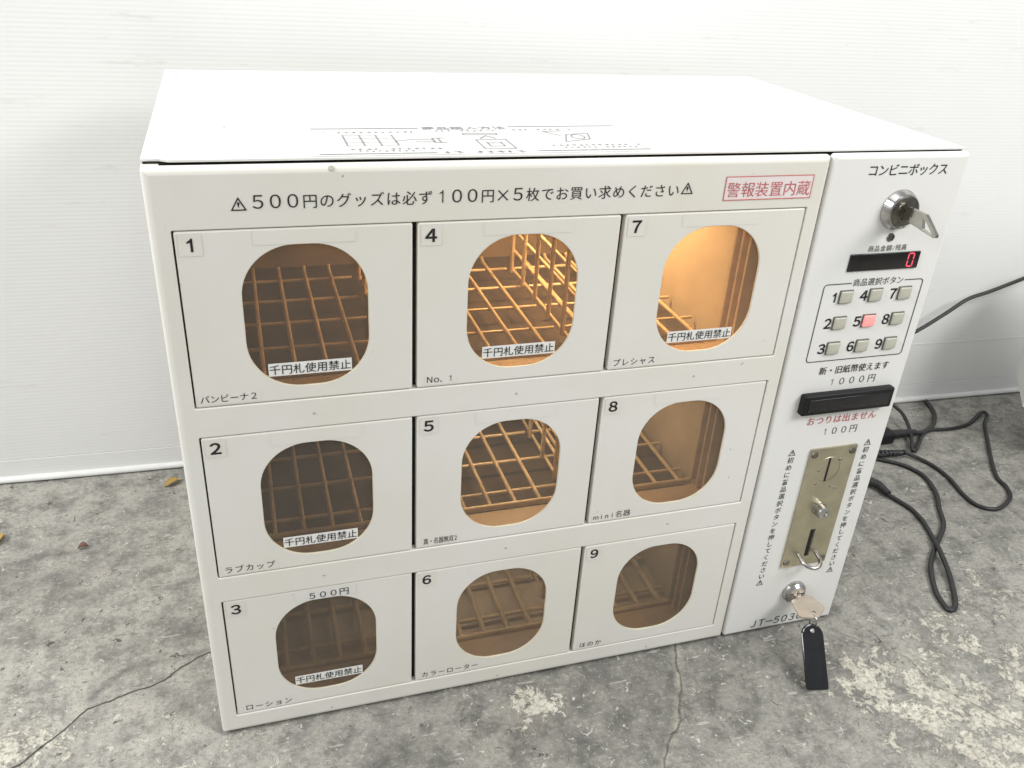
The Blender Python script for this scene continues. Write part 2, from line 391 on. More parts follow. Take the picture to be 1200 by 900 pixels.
def make_floor():
    fx = np.concatenate([[-6, -3, -1.5, -.9], np.arange(-.6, 1.75, .006), [2.2, 3, 5, 8]])
    fy = np.concatenate([[-8, -4, -2, -1, -.6], np.arange(-.38, .62, .006), [.8, 1.2]])
    X, Y = np.meshgrid(fx, fy); nx, ny = len(fx), len(fy)
    pw = np.zeros(X.shape)
    for x, y, r, w in PATCH: pw = np.maximum(pw, w * np.exp(-((X - x) ** 2 + (Y - y) ** 2) / (r * r)))
    cwt = np.zeros(X.shape); CW = (.95, .6, .45, .22)
    cd = np.full(X.shape, 999.0); cl = np.full(X.shape, 1.0); dk = np.zeros(X.shape)
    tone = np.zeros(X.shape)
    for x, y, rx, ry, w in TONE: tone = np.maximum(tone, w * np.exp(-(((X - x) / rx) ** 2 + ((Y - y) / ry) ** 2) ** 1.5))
    for ci_, (line, wd, kind) in enumerate(CRACKS):
        d, sg = polydist(X, Y, line); rel = d / wd; cwt = np.where(rel < np.abs(cd), CW[ci_], cwt)
        cd = np.where(np.abs(cd) < rel, cd, rel * np.where(sg == 0, 1, sg)) if True else cd
        if kind == 1: cl = np.minimum(cl, d)
    cd = np.clip(cd, -60, 60)
    for line, wd, kind in DARK:
        d, _ = polydist(X, Y, line); dk = np.maximum(dk, np.exp(-(d / wd) ** 2))
    verts = np.stack([X, Y, np.zeros_like(X)], -1).reshape(-1, 3)
    # shallow unevenness, flat where the machine stands
    idx = np.arange(nx * ny).reshape(ny, nx)
    faces = np.stack([idx[:-1, :-1], idx[:-1, 1:], idx[1:, 1:], idx[1:, :-1]], -1).reshape(-1, 4)
    me = bpy.data.meshes.new('floor'); me.from_pydata(verts.tolist(), [], faces.tolist())
    for nm, arr in (('patch', pw), ('crack', cd), ('crack_pale', cl), ('stain_and_shadow', dk), ('tone', tone), ('crack_weight', cwt)):
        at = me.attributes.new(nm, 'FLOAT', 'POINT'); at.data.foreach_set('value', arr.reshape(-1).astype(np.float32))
    m, nt, bs = new_mat('worn_concrete')
    def attr(n):
        a = nt.nodes.new('ShaderNodeAttribute'); a.attribute_name = n; return a.outputs['Fac']
    def math2(op, a, b):
        q = nt.nodes.new('ShaderNodeMath'); q.operation = op
        for s_, v in ((q.inputs[0], a), (q.inputs[1], b)):
            if isinstance(v, bpy.types.NodeSocket): nt.links.new(v, s_)
            else: s_.default_value = v
        return q.outputs[0]
    n1 = noise_node(nt, 5.5, 7, .62); n2 = noise_node(nt, 30, 8, .7); n3 = noise_node(nt, 190, 5, .75); n4 = noise_node(nt, 75, 5, .68, dist=1.0); n5 = noise_node(nt, 24, 2, .5); n6 = noise_node(nt, 900, 2, .6)
    base = mixc(nt, ramp(nt, n1.outputs[0], [(.3, 0), (.7, 1)]).outputs[0], (.285, .278, .25), (.47, .457, .408))
    base = mixc(nt, ramp(nt, n2.outputs[0], [(.38, 1), (.52, 0)]).outputs[0], base, (.205, .20, .182))
    base = mixc(nt, ramp(nt, n2.outputs[0], [(.50, 0), (.64, .7)]).outputs[0], base, (.50, .48, .42))
    n7 = noise_node(nt, 9, 3, .6)
    base = mixc(nt, ramp(nt, n7.outputs[0], [(.52, 0), (.68, .35)]).outputs[0], base, (.36, .325, .31))          # faint pinkish cast
    # darker areas: broad and speckled
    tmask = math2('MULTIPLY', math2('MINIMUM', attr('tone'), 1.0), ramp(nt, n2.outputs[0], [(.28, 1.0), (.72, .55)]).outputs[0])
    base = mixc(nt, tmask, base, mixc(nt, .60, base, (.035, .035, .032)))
    # grain
    base = mixc(nt, ramp(nt, n3.outputs[0], [(.37, .55), (.49, 0)]).outputs[0], base, (.17, .165, .145))
    base = mixc(nt, ramp(nt, n3.outputs[0], [(.54, 0), (.66, .45)]).outputs[0], base, (.55, .53, .48))
    base = mixc(nt, ramp(nt, n6.outputs[0], [(.40, .5), (.5, 0)]).outputs[0], base, (.15, .15, .14))
    # small dark pits and scraps of dirt
    base = mixc(nt, ramp(nt, n4.outputs[0], [(.335, .9), (.375, 0)]).outputs[0], base, (.075, .07, .062))
    # short scratches, two directions
    def scratches(rz, sc, lo):
        tcx = nt.nodes.new('ShaderNodeTexCoord'); mp_ = nt.nodes.new('ShaderNodeMapping'); mp_.inputs['Rotation'].default_value = (0, 0, rz); mp_.inputs['Scale'].default_value = sc
        nt.links.new(tcx.outputs['Object'], mp_.inputs[0]); q = nt.nodes.new('ShaderNodeTexNoise'); q.inputs['Scale'].default_value = 1; q.inputs['Detail'].default_value = 3; q.inputs['Roughness'].default_value = .55
        nt.links.new(mp_.outputs[0], q.inputs['Vector']); return ramp(nt, q.outputs[0], [(lo, 0), (lo + .04, .6)]).outputs[0]
    base = mixc(nt, scratches(.5, (28, 150, 1), .66), base, (.52, .50, .46))
    base = mixc(nt, scratches(-.35, (30, 160, 1), .645), base, (.13, .125, .115))
    # pale flaking paint: the threshold moves with the placed patches
    fl = noise_node(nt, 42, 12, .80, dist=.35)
    thr = math2('SUBTRACT', .705, math2('MULTIPLY', attr('patch'), .248))
    msk = ramp(nt, math2('ADD', math2('SUBTRACT', fl.outputs[0], thr), .5), [(.497, 0), (.522, 1)]).outputs[0]
    cream = mixc(nt, ramp(nt, n2.outputs[0], [(.35, 0), (.65, 1)]).outputs[0], (.47, .445, .375), (.68, .65, .56))
    cream = mixc(nt, ramp(nt, n3.outputs[0], [(.40, .8), (.54, 0)]).outputs[0], cream, (.26, .25, .215))
    base = mixc(nt, msk, base, cream)
    spk = noise_node(nt, 85, 5, .65, dist=1.2)
    base = mixc(nt, ramp(nt, spk.outputs[0], [(.635, 0), (.66, .85)]).outputs[0], base, (.58, .56, .50))
    base = mixc(nt, math2('MULTIPLY', attr('stain_and_shadow'), math2('ADD', .15, ramp(nt, n2.outputs[0], [(.3, .6), (.6, .2)]).outputs[0])), base, (.10, .098, .09))
    palemask = math2('MULTIPLY', ramp(nt, attr('crack_pale'), [(.0, .7), (.007, 0)]).outputs[0], ramp(nt, n4.outputs[0], [(.42, 0), (.55, 1)]).outputs[0])
    base = mixc(nt, palemask, base, (.47, .44, .37))
    cj = math2('ABSOLUTE', math2('ADD', attr('crack'), math2('ADD', math2('MULTIPLY', math2('SUBTRACT', n5.outputs[0], .5), 9.0), math2('MULTIPLY', math2('SUBTRACT', n4.outputs[0], .5), 2.2))), 0)
    cm = math2('MULTIPLY', ramp(nt, cj, [(.25, 1), (.95, 0)]).outputs[0], math2('MULTIPLY', attr('crack_weight'), ramp(nt, n2.outputs[0], [(.35, .5), (.5, 1)]).outputs[0]))
    base = mixc(nt, cm, base, (.045, .042, .038))
    nt.links.new(base, bs.inputs['Base Color'])
    nt.links.new(ramp(nt, n2.outputs[0], [(.3, .55), (.7, .8)]).outputs[0], bs.inputs['Roughness'])
    h = math2('ADD', math2('MULTIPLY', n3.outputs[0], .4), math2('ADD', math2('MULTIPLY', msk, .35), math2('SUBTRACT', math2('MULTIPLY', n4.outputs[0], .8), cm)))
    bump(nt, bs, h, .8, .0018); bs.inputs['Specular IOR Level'].default_value = .3
    me.materials.append(m); me.update()
    o = bpy.data.objects.new('floor', me); COL.objects.link(o)
    return tag(o, 'worn grey concrete floor with cracks and flaking pale paint', 'floor', kind='structure')
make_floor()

# ================================================================== WALL
WY = lambda x: .507 - .040 * x
def make_wall():
    ang = math.atan(-.040); c, s_ = math.cos(ang), math.sin(ang)
    mb = MB()
    mb.box(-3, 4, 0, .03, .036, 2.6, 0)
    mb.box(-3, 4, -.0012, .03, .0085, .0352, 0)
    o = mb.build('wall', M['wall']); o.location = (0, .507, 0); o.rotation_euler = (0, 0, ang)
    tag(o, 'white wall of finely ribbed plastic sheet behind the machine', 'wall', kind='structure')
    tr_ = MB()
    # folded lip along the foot of the sheet, a little wavy
    n = 260; rows = []
    prof = [(-.0012, .0094), (-.005, .0088), (-.0072, .0066), (-.0078, .0035), (-.0070, .0022), (.0, .0022)]
    for i in range(n + 1):
        x = -3 + 7 * i / n
        k = 1 + .16 * mnoise.noise(Vector((x * 7, .3, 0)))
        dz = .0009 * mnoise.noise(Vector((x * 11, 4, 0)))
        rows.append([(x, a * k, b + (dz if b < .008 else 0)) for a, b in prof])
    p = len(prof); vs = [v for r in rows for v in r]
    tr_.add(vs, [(i * p + j, i * p + j + 1, (i + 1) * p + j + 1, (i + 1) * p + j) for i in range(n) for j in range(p - 1)], 0, True)
    tr_.build('wall_lip', plain('white_lip', (.80, .80, .78), .4, 0, .04, 40), o).location = (0, 0, 0)
    # a horizontal overlap line low on the right part
    sm = MB(); sm.box(.9, 3.4, -.0009, .001, .118, .1186, 0); sm.build('sheet_seam', M['cabinet2'], o).location = (0, 0, 0)
make_wall()

# ================================================================== VENDING MACHINE
Wd, Dp, Ht = .720, .401, .578
root = empty('vending_machine', (0, 0, 0))
tag(root, 'white box vending machine with nine windowed doors and coin panel on concrete floor', 'vending machine')
GX = .5690                                           # split between window frame and control panel

mb = MB()
t = .0016
mb.box(.0008, t + .0008, .0105, Dp, .0030, Ht - .004, 0)            # left side
mb.box(Wd - t - .0008, Wd - .0008, .0105, Dp, .0030, Ht - .004, 0)  # right side
mb.box(t + .001, Wd - t - .001, .0105, Dp - .002, .0022, .0031, 0)   # bottom
mb.box(t + .001, Wd - t - .001, Dp - .0018, Dp - .0002, .0032, Ht - .004, 0)
cab = mb.build('cabinet', M['white'], root)

for fx_ in (.04, .68):
    for fy_ in (.05, .36):
        b = MB(); b.lathe([(.014, .0002), (.013, .0021)], (fx_, fy_, 0), (0, 0, 1), 0, 20); b.build('foot', M['black'], root)
# lining of the goods compartment
ln = MB()
ln.box(.0028, .0046, .030, .385, .0032, .566, 0)       # left
ln.box(.531, .5328, .020, .385, .0032, .566, 0)        # right partition
bk = MB(); bk.box(.0048, .5308, .3832, .385, .0034, .566, 0); bk.build('back_lining', M['back'], root)
ln.box(.0048, .5308, .026, .383, .5645, .566, 0)       # ceiling
ln.box(.0048, .5308, .012, .383, .0034, .0052, 0)      # bottom
ln.build('compartment_lining', M['lining'], root)

# shelf trays under the wire racks, with a pale front sill each
for z in (.362, .183):
    tb = MB(); tb.box(.0052, .5304, .046, .382, z - .012, z - .010, 0); tb.build('shelf_tray', M['tray'], root)
for z in (.3795, .2025, .0248):
    sb = MB(); sb.box(.0052, .5304, .0125, .047, z - .0060, z - .0045, 0, 0)
    sb.box(.0052, .5304, .0472, .0486, z - .022 if z > .1 else .0056, z - .0045, 0); sb.build('shelf_sill', M['sill'], root)

# wire racks
RK = [[(.372, .0155, 28.2, 6, .012, .180), (.372, .2005, 28.2, 6, .196, .3660), (.372, .395, 28.2, 5, .376, .527)],
      [(.193, .0125, 28.2, 6, .010, .180), (.193, .2060, 28.0, 6, .196, .3730), (.193, .399, 28.2, 5, .376, .527)],
      [(.0165, .0120, 28.2, 6, .010, .180), (.0165, .2065, 27.8, 6, .196, .3730), (.0165, .400, 28.2, 5, .376, .527)]]
YS = [[.065, .122, .179, .236, .294], [.064, .090, .147, .204, .261], [.058, .086, .143, .200, .257]]
for ri in range(3):
    for ci in range(3):
        z, x0, sp, n, xa, xb = RK[ri][ci]; wb = MB()
        r1, r2 = ((.0021, .0019), (.0023, .0022), (.0032, .0027))[ri]
        yend = .320
        for k in range(n):
            x = x0 + sp * .001 * k
            wb.tube([(x, YS[ri][0] - .002, z), (x, yend - .006, z), (x, yend, z + .004)], r1, 0, 7)
        for y in YS[ri]: wb.bar((xa, y, z - .0026), (xb, y, z - .0026), r2, 0, 7)
        if ri: wb.bar((xa, YS[ri][0], z), (xb, YS[ri][0], z), r1 * 1.15, 0, 8)
        wb.build('wire_rack', M['wire'], root)
# wire dividers between the columns
for ri, z0 in enumerate((.372, .193, .0165)):
    for x in ((.186, .3675) if ri == 0 else (.188, .3745)):
        db = MB(); top = z0 + .140
        for y in (.056, .100, .144, .190, .234, .278): db.tube([(x, y, z0 - .001), (x, y, top)], .0025, 0, 7)
        for k in range(6): db.bar((x + .003, .05, z0 + .001 + .0238 * k), (x + .003, .284, z0 + .001 + .0238 * k), .0019, 0, 7)
        db.build('wire_divider', M['wire'], root)
# upright channel on the right partition
for zz in ((.376, .562),(.198, .356),(.020, .179)):
    cb = MB(); z0, z1 = zz
    cb.box(.5225, .5308, .0565, .0595, z0, z1, 0); cb.box(.5285, .5308, .0440, .0563, z0, z1, 0); cb.box(.5205, .5308, .0405, .0438, z0, z1, 0); cb.box(.5285, .5308, .0290, .0403, z0, z1, 0); cb.box(.5190, .5308, .0255, .0288, z0, z1, 0)
    cb.build('upright_channel', M['rail'], root)
# interior lamp: short tube under the ceiling, with its light
lb = MB(); lb.lathe([(.0, 0), (.008, .0), (.008, .13), (.0, .13)], (.345, .20, .552), (1, 0, 0), 0, 16, cap=False); lb.build('interior_lamp', M['lamp'], root)
def inner_light(loc, power, col=(1, .72, .40), sx=.14, sy=.03, rot=(0, 0, 0)):
    d = bpy.data.lights.new('interior_lamp_and_fill', 'AREA'); d.shape = 'RECTANGLE'; d.size = sx; d.size_y = sy; d.energy = power; d.color = col
    o = bpy.data.objects.new('interior_lamp_and_fill', d); COL.objects.link(o); o.location = loc; o.rotation_euler = rot; o.parent = root
inner_light((.41, .20, .540), 1.9)
inner_light((.36, .15, .347), .58, (1, .82, .58))  # added fill for the middle row, no tube modelled here
inner_light((.34, .13, .170), .17, (1, .95, .86), .3)  # weaker added fill that lifts the dark bottom row

# ---- front frame
ROWS = [(.3795, .5290), (.2025, .3520), (.0248, .1745)]
fb = MB()
sheet(fb, (0, GX - .0008, .0024, .5750), .003, .0055, .0070, [(.0152, .5530, a, b, .0012) for a, b in ROWS], 0.0, .0008, .0115, 0, hn=3)
fr_ = fb.build('front_frame', M['white'], root)
ct = MB(); ct.box(.0005, .0125, .0070, .0128, .568, .5749, 0, .0006); ct.build('corner_tab', M['white'], fr_)
# dark liner behind the door gaps
lb = MB()
for a, b in ROWS:
    lb.box(.0140, .5545, .0085, .0090, a - .0006, a + .006, 0); lb.box(.0140, .5545, .0085, .0090, b - .006, b + .0006, 0)
    for xa, xb in ((.0140, .024), (.186, .204), (.364, .383), (.545, .5545)): lb.box(xa, xb, .0092, .0097, a, b, 0)
lb.build('gap_liner', M['dark'], fr_)
# plug dots on the rails
pb = MB()
for x in (.109, .288, .467):
    for z in (.3655, .1885, .0115): pb = MB(); pb.lathe([(.0013, 0), (.0010, .0005)], (x, 0, z), (0, -1, 0), 0, 12); pb.build('rail_plug', M['plug'], fr_)
pb = MB(); pb.lathe([(.0022, 0), (.0018, .0006)], (.132, .0006, .5725), (0, -1, .5), 0, 12)
pb.build('rail_plug', M['plug'], fr_)
tb = MB()
warn_tri(tb, .0640, .5428, .0102); write(tb, '５００円のグッズは必ず１００円×５枚でお買い求めください', .0715, .5440, .0118, .01253, off=-.001, ax=1.16, dw=1.22); warn_tri(tb, .4290, .5448, .0102)
tb.build('price_notice', M['ink'], fr_)
ab = MB(); rect(ab, .4648, .5528, .5378, .5590, -.0003, 0)
for q in ((.4648, .5528, .5582, .5590), (.4648, .5528, .5378, .5386), (.4648, .4656, .5386, .5582), (.5520, .5528, .5386, .5582)): rect(ab, *q, -.0005, 1)
write(ab, '警報装置内蔵', .4668, .5418, .0141, .01405, y=-.0006, mat=2, off=-.004)
ab.build('alarm_sticker', [M['pinkpaper'], M['redline'], M['redink']], fr_)

# ---- nine doors
COLS = [(.0166, .1930), (.1972, .3712), (.3756, .5515)]
WCX = [.1085, .2882, .4664]; WZ = [(.3929, .5149), (.2160, .3370), (.0404, .1598)]
NAMES = [[('バンビーナ２', .0200, .0076, .0078, 1, None), ('Ｎｏ．１', .2050, .0061, .0080, 1, None), ('プレシャス', .3790, .0089, .0082, 1, None)],
         [('ラブカップ', .0210, .0091, .0084, 1, None), ('真・名器無双2', .2040, .0050, .0080, .66, .0040), ('mini名器', .3800, .0088, .0086, 1, .0060)],
         [('ローション', .0240, .0094, .0086, 1, None), ('カラーローター', .2025, .0091, .0082, 1, None), ('ほのか', .3815, .0093, .0082, 1, None)]]
for ci in range(3):
    for ri in range(3):
        xa, xb = COLS[ci]; za, zb = ROWS[ri][0] + .0008, ROWS[ri][1] - .0008
        wz0, wz1 = WZ[ri]; wx0, wx1 = WCX[ci] - .0484, WCX[ci] + .0484
        num = ci * 3 + ri + 1
        jig = random.uniform(-.0004, .0004)
        db = MB(); y0 = .0004 + jig
        sheet(db, (xa, xb, za, zb), .0016, .0013, .0078, [(wx0, wx1, wz0, wz1, .0415)], y0, .0005, .0018, 0, 1, nb=3)
        d = db.build('door', [M['door'], M['edge']], root)
        # smoked pane
        pn = MB(); pn.prism(rr(wx0 - .006, wx1 + .006, wz0 - .006, wz1 + .006, .045), .0018, (0, y0 + .0038, 0), (1, 0, 0), (0, 0, 1)); pn.build('window_pane', M['acrylic'], d)
        # number sticker
        nb_ = MB(); sx0 = xa + .0022
        rect(nb_, sx0, sx0 + .0168, zb - .0190, zb - .0022, y0 - .0003, 0)
        write(nb_, chr(0xFF10 + num), sx0 - .0002, zb - .0156, .0142, .0172, y=y0 - .0006, mat=1, off=.024, sx=1.08)
        nb_.build('number_sticker', [M['paper'], M['ink']], d)
        nm, x, pitch, em, sx, half = NAMES[ri][ci]
        tb = MB(); rect(tb, x - .0015, x + pitch * len(nm) * (.85 if half else 1) + .002, ROWS[ri][0] + .003, ROWS[ri][0] + .0128, y0 - .00015, 1)
        write(tb, nm, x, ROWS[ri][0] + .0052, em, pitch, y=y0 - .0004, sx=sx, half=half, off=.0, mat=0)
        tb.build('name_strip', [M['ink'], M['door']], d)
        if num in (1, 4, 7, 2, 3):
            wl = MB(); lx = WCX[ci] - .0335; lz = wz0 + .0098
            yl = y0 + .0016
            rect(wl, lx, lx + .0672, lz, lz + .0116, yl, 0)
            write(wl, '千円札使用禁止', lx + .0004, lz + .0022, .0094, .00948, y=yl - .0003, mat=1, off=.004)
            wl.build('warning_label', [M['whitepaper'], M['ink']], d)
        if num == 3:
            pl = MB(); rect(pl, WCX[0] - .028, WCX[0] + .030, wz1 + .0004, zb - .0008, y0 - .0003, 0)
            write(pl, '５００円', WCX[0] - .0165, wz1 + .0022, .0092, .0100, y=y0 - .0006, mat=1, off=.002, sx=1.12)
            pl.build('price_strip', [M['blank'], M['ink']], d)
        else:
            pl = MB(); rect(pl, WCX[ci] - .037, WCX[ci] + .040, wz1 + .0006, zb - .0012, y0 - .00022, 0); pl.build('blank_strip', M['door'], d)

# ---- top panel
LZ = Ht
tp = MB()
poly = [(.0004, .0138), (.0130, .0138), (.0195, .0095), (Wd - .0004, .0095), (Wd - .0004, Dp), (.0004, Dp)]
tp.prism(poly, .0016, (0, 0, LZ - .0016), (1, 0, 0), (0, 1, 0))
tp.box(.0004, .0016, .0140, Dp - .0004, LZ - .010, LZ - .0017, 0); tp.box(Wd - .0016, Wd - .0004, .012, Dp - .0004, LZ - .010, LZ - .0017, 0)
top = tp.build('top_panel', M['white_top'], root)
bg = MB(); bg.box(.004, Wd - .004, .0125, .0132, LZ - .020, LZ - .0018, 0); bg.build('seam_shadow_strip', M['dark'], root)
st = MB(); z = LZ + .0003
P = [(.1192, .0122), (.4020, .0140), (.4062, .1132), (.1196, .1107)]
st.add([(x, y, z) for x, y in P], [(0, 1, 2, 3)], 0)
z2 = z + .0003
def tl(x0, x1, y0, y1, mat=1, zz=z2, w=.0013):     # thin line on the sticker
    d = Vector((x1 - x0, y1 - y0)); nrm = Vector((-d.y, d.x)).normalized() * w / 2
    st.add([(x0 - nrm.x, y0 - nrm.y, zz), (x1 - nrm.x, y1 - nrm.y, zz), (x1 + nrm.x, y1 + nrm.y, zz), (x0 + nrm.x, y0 + nrm.y, zz)], [(0, 1, 2, 3)], mat)
tl(.1263, .2182, .1040, .1046, 1, z2, .0017); tl(.3000, .4028, .1085, .1096, 1, z2, .0017); tl(.1255, .2160, .0175, .0180, 1, z2, .0017); tl(.2990, .4000, .0195, .0203, 1, z2, .0017)
write(st, '商品購入方法', .2200, .0990, .0125, .0128, plane=TOP, y=z2, mat=1, off=.006)
# rows of print too small to read
def greek(x0, x1, y, h, mat=2):
    x = x0
    while x < x1:
        w = random.uniform(.5, 1.0) * h
        if random.random() > .12:
            tl(x, x + w * .8, y + random.uniform(-.2, .3) * h, y + random.uniform(-.2, .3) * h, mat, z2, h * .22)
            tl(x + w * .4, x + w * .45, y - .4 * h, y + .4 * h, mat, z2, h * .2)
        x += h * 1.05
write(st, '１', .131, .087, .009, .009, plane=TOP, y=z2, mat=1)
greek(.141, .214, .0900, .0058); greek(.224, .286, .0930, .0054); greek(.300, .372, .0960, .0056)
greek(.150, .222, .0320, .0060); greek(.156, .200, .0255, .0048); greek(.318, .395, .0370, .0056); greek(.326, .398, .0290, .0050); greek(.222, .296, .0190, .0082)
# small drawings: locker doors and hand, bill, parcel
for k in range(4): tl(.150 + .0135 * k, .150 + .0135 * k, .043, .080, 1, z2, .0012)
for yy in (.043, .055, .068, .080): tl(.150, .1905, yy, yy, 2, z2, .0008)
tl(.1905, .206, .058, .064, 2); tl(.206, .222, .064, .061, 2); tl(.206, .222, .055, .054, 2); tl(.222, .222, .052, .067, 1, z2, .0014); tl(.227, .227, .052, .067, 1, z2, .0014); tl(.222, .232, .067, .067, 1); tl(.222, .232, .052, .052, 1)
for q in ((.252, .282, .078, .078), (.252, .282, .083, .083), (.252, .252, .078, .083), (.282, .282, .078, .083), (.258, .284, .028, .028), (.258, .284, .060, .060), (.258, .258, .028, .060), (.284, .284, .028, .060), (.265, .277, .037, .037), (.265, .277, .048, .048), (.265, .265, .037, .052), (.277, .277, .037, .052)): tl(*q, 1, z2, .0011)
tl(.263, .270, .064, .074, 1); tl(.277, .270, .064, .074, 1)
for q in ((.335, .360, .050, .058), (.360, .366, .058, .080), (.366, .344, .080, .076), (.344, .335, .076, .050), (.326, .338, .088, .072), (.326, .345, .088, .090)): tl(*q, 1, z2, .0011)
cp = [(.352 + .006 * math.cos(a), .067 + .008 * math.sin(a)) for a in np.linspace(0, 2 * math.pi, 13)]
for a, b in zip(cp[:-1], cp[1:]): tl(a[0], b[0], a[1], b[1], 1, z2, .0010)
st.build('instruction_sticker', [M['stickertop'], M['greyink'], M['paleink']], top)
# small chips in the paint
for x, y, r in ((.058, .115, .0017), (.014, .37, .0016), (.07, .385, .0012), (.55, .16, .0012), (.26, .305, .0010), (.42, .22, .0008), (.66, .13, .0012)):
    ch = MB(); ch.add([(x + r * random.uniform(.6, 1.2) * math.cos(a), y + r * random.uniform(.6, 1.2) * math.sin(a), LZ + .00025) for a in [k * math.pi / 4 for k in range(8)]], [tuple(range(8))], 0); ch.build('paint_chip', M['greyink'], top)


# ---- control panel
CX0, CX1 = GX + .0012, Wd - .0004
pb = MB(); sheet(pb, (CX0, CX1, .0024, .5756), .003, .0042, .0070, [], 0.0, 0, 0, 0)
pan = pb.build('control_panel', M['panel'], root)
gl_ = MB(); gl_.box(GX - .0006, GX + .0010, .006, .0068, .003, .572, 0); gl_.build('panel_gap', M['dark'], root)
def label_text(name, text, x, z, em, pitch, mat='ink', **kw):
    b = MB(); write(b, text, x, z, em, pitch, **kw); return b.build(name, M[mat], pan)
label_text('panel_title', 'コンビニボックス', .6085, .5567, .0118, .01108, off=.004)
label_text('display_caption', '商品金額/残高', .6308, .4834, .0066, .0069, off=.0, half=.0036)
# LED display
sc = MB(); sc.box(.6128, .6932, -.0016, .0008, .4640, .4812, 0, .0006)
disp = sc.build('display', M['screen'], root)
sg = MB(); ys = -.0019
def seg(x0, x1, z0, z1):
    rect(sg, x0, x1, z0, z1, ys)
seg(.6800, .6852, .4790, .4803); seg(.6800, .6852, .4659, .4672); seg(.6788, .6801, .4670, .4725); seg(.6788, .6801, .4737, .4792); seg(.6851, .6864, .4670, .4725); seg(.6851, .6864, .4737, .4792)
sg.build('digit', M['led'], disp)
# button field frame
b = MB(); th = .0009
def arc_frame(b, x0, x1, z0, z1, r, gap):
    o = rr(x0, x1, z0, z1, r, 6); i_ = rr(x0 + th, x1 - th, z0 + th, z1 - th, r - th, 6); n = len(o)
    for k in range(n):
        q = (k + 1) % n
        (ax, az), (bx, bz) = o[k], o[q]
        if az > z1 - 1e-6 and bz > z1 - 1e-6 and abs(ax - bx) > .01:      # the top edge, broken for its caption
            for xa, xb in ((gap[1], x1 - r), (x0 + r, gap[0])): rect(b, xa, xb, z1 - th, z1, -.0004)
            continue
        b.add([(o[k][0], -.0004, o[k][1]), (i_[k][0], -.0004, i_[k][1]), (i_[q][0], -.0004, i_[q][1]), (o[q][0], -.0004, o[q][1])], [(0, 3, 2, 1)], 0)
arc_frame(b, .5914, .7073, .3678, .4520, .004, (.6226, .6845))
write(b, '商品選択ボタン', .6238, .4488, .0084, .00848, off=.0)
b.build('button_frame_print', M['ink'], pan)
for ci in range(3):
    for ri in range(3):
        cx = .6195 + .0343 * ci; cz = .4375 - .0277 * ri; num = ci * 3 + ri + 1
        nbm = MB(); write(nbm, chr(0xFF10 + num), cx - .0176, cz - .0050, .0140, .0090, off=.026, sx=1.0); nbm.build('number_print', M['ink'], pan)
        bb = MB(); bb.box(cx - .0079, cx + .0074, -.0010, .0006, cz - .0067, cz + .0073, 1, .0005); bb.box(cx - .0072, cx + .0064, -.0034, -.0008, cz - .0056, cz + .0065, 0, .0011)
        bt = bb.build('selection_button', [M['btnred' if num == 5 else 'btn'], M['btnpad']], pan, origin=(cx, 0, cz))
        if num == 5: bt['label'] = 'button glowing red'
label_text('bill_notice', '新・旧紙幣使えます', .6105, .3530, .0096, .0095, off=.005)
label_text('bill_price', '１０００円', .6235, .3388, .0104, .0122, off=-.006, sx=1.0)
label_text('no_change_notice', 'おつりは出ません', .6110, .2927, .0104, .0110, mat='redink', off=.004)
label_text('coin_price', '１００円', .6315, .2778, .0106, .0120, off=-.006)
# bill slot
b = MB(); b.box(.5958, .7060, -.0085, .0008, .3090, .3325, 0, .0022)
b.box(.602, .700, -.0093, -.0080, .3135, .3280, 1, .0005)
bill = b.build('bill_slot', [M['black'], M['glossblack']], root)
# vertical notices left and right of the coin plate
VT = '初めに商品選択ボタンを押してください'
for nm, x, z1 in (('notice_print', .6030, .2642), ('notice_print', .6985, .2655)):
    b = MB(); warn_tri(b, x, z1 - .0085, .0080)
    for k, chh in enumerate(VT): write(b, chh, x - .0049, z1 - .0085 - .00945 * (k + 1) + .0006, .0082, .0098, off=.002)
    warn_tri(b, x, z1 - .0085 - .00945 * 19.0, .0080)
    b.build(nm, M['ink'], pan)
# coin plate
b = MB(); b.prism(rr(.6255, .6845, .0985, .2610, .0012, 3), .0022, (0, -.0001, 0), (1, 0, 0), (0, 0, 1)); 
coin = b.build('coin_plate', M['plate'], root)
b = MB(); b.box(.6515, .6537, -.0027, -.0021, .2170, .2480, 0); 
b.build('coin_slot', M['dark'], coin)
b = MB(); b.box(.6528, .6592, -.0027, -.0021, .1120, .1500, 0); b.box(.6570, .6590, -.0030, -.0026, .1125, .1495, 1); b.build('lever_slot', [M['dark'], M['chromedark']], coin)
b = MB(); b.lathe([(.0165, 0), (.0160, .0004), (.0152, .0004)], (.6526, -.0022, .2325), (0, -1, 0), 0, 40, cap=False); b.build('slot_ring', M['plate'], coin)
b = MB(); b.lathe([(.0088, 0), (.0088, .0015), (.0080, .0020), (.0080, .0085), (.0070, .0102), (.0038, .0104), (.0034, .0092)], (.6560, -.0022, .1790), (0, -1, 0), 0, 32)
b.build('return_knob', M['chrome'], coin)
b = MB()
hk = []
for k in range(13):
    a = math.pi * k / 12
    hk.append((.6560 + .0115 * math.cos(a), -.0110 - .0110 * math.sin(a), .1130 - .0035 * math.sin(a)))
hook = [(.6675, -.002, .1160)] + hk + [(.6445, -.002, .1160)]
b.tube(smooth_path(hook, 4), .0024, 0, 10); b.build('return_lever', M['chrome'], coin)
for x, z in ((.6310, .2540), (.6790, .2540), (.6310, .1055), (.6790, .1055)):
    b = MB(); b.lathe([(.0044, 0), (.0036, .0014), (.0008, .0015)], (x, -.0022, z), (0, -1, 0), 0, 20); b.build('plate_screw', M['chromedark'], coin)
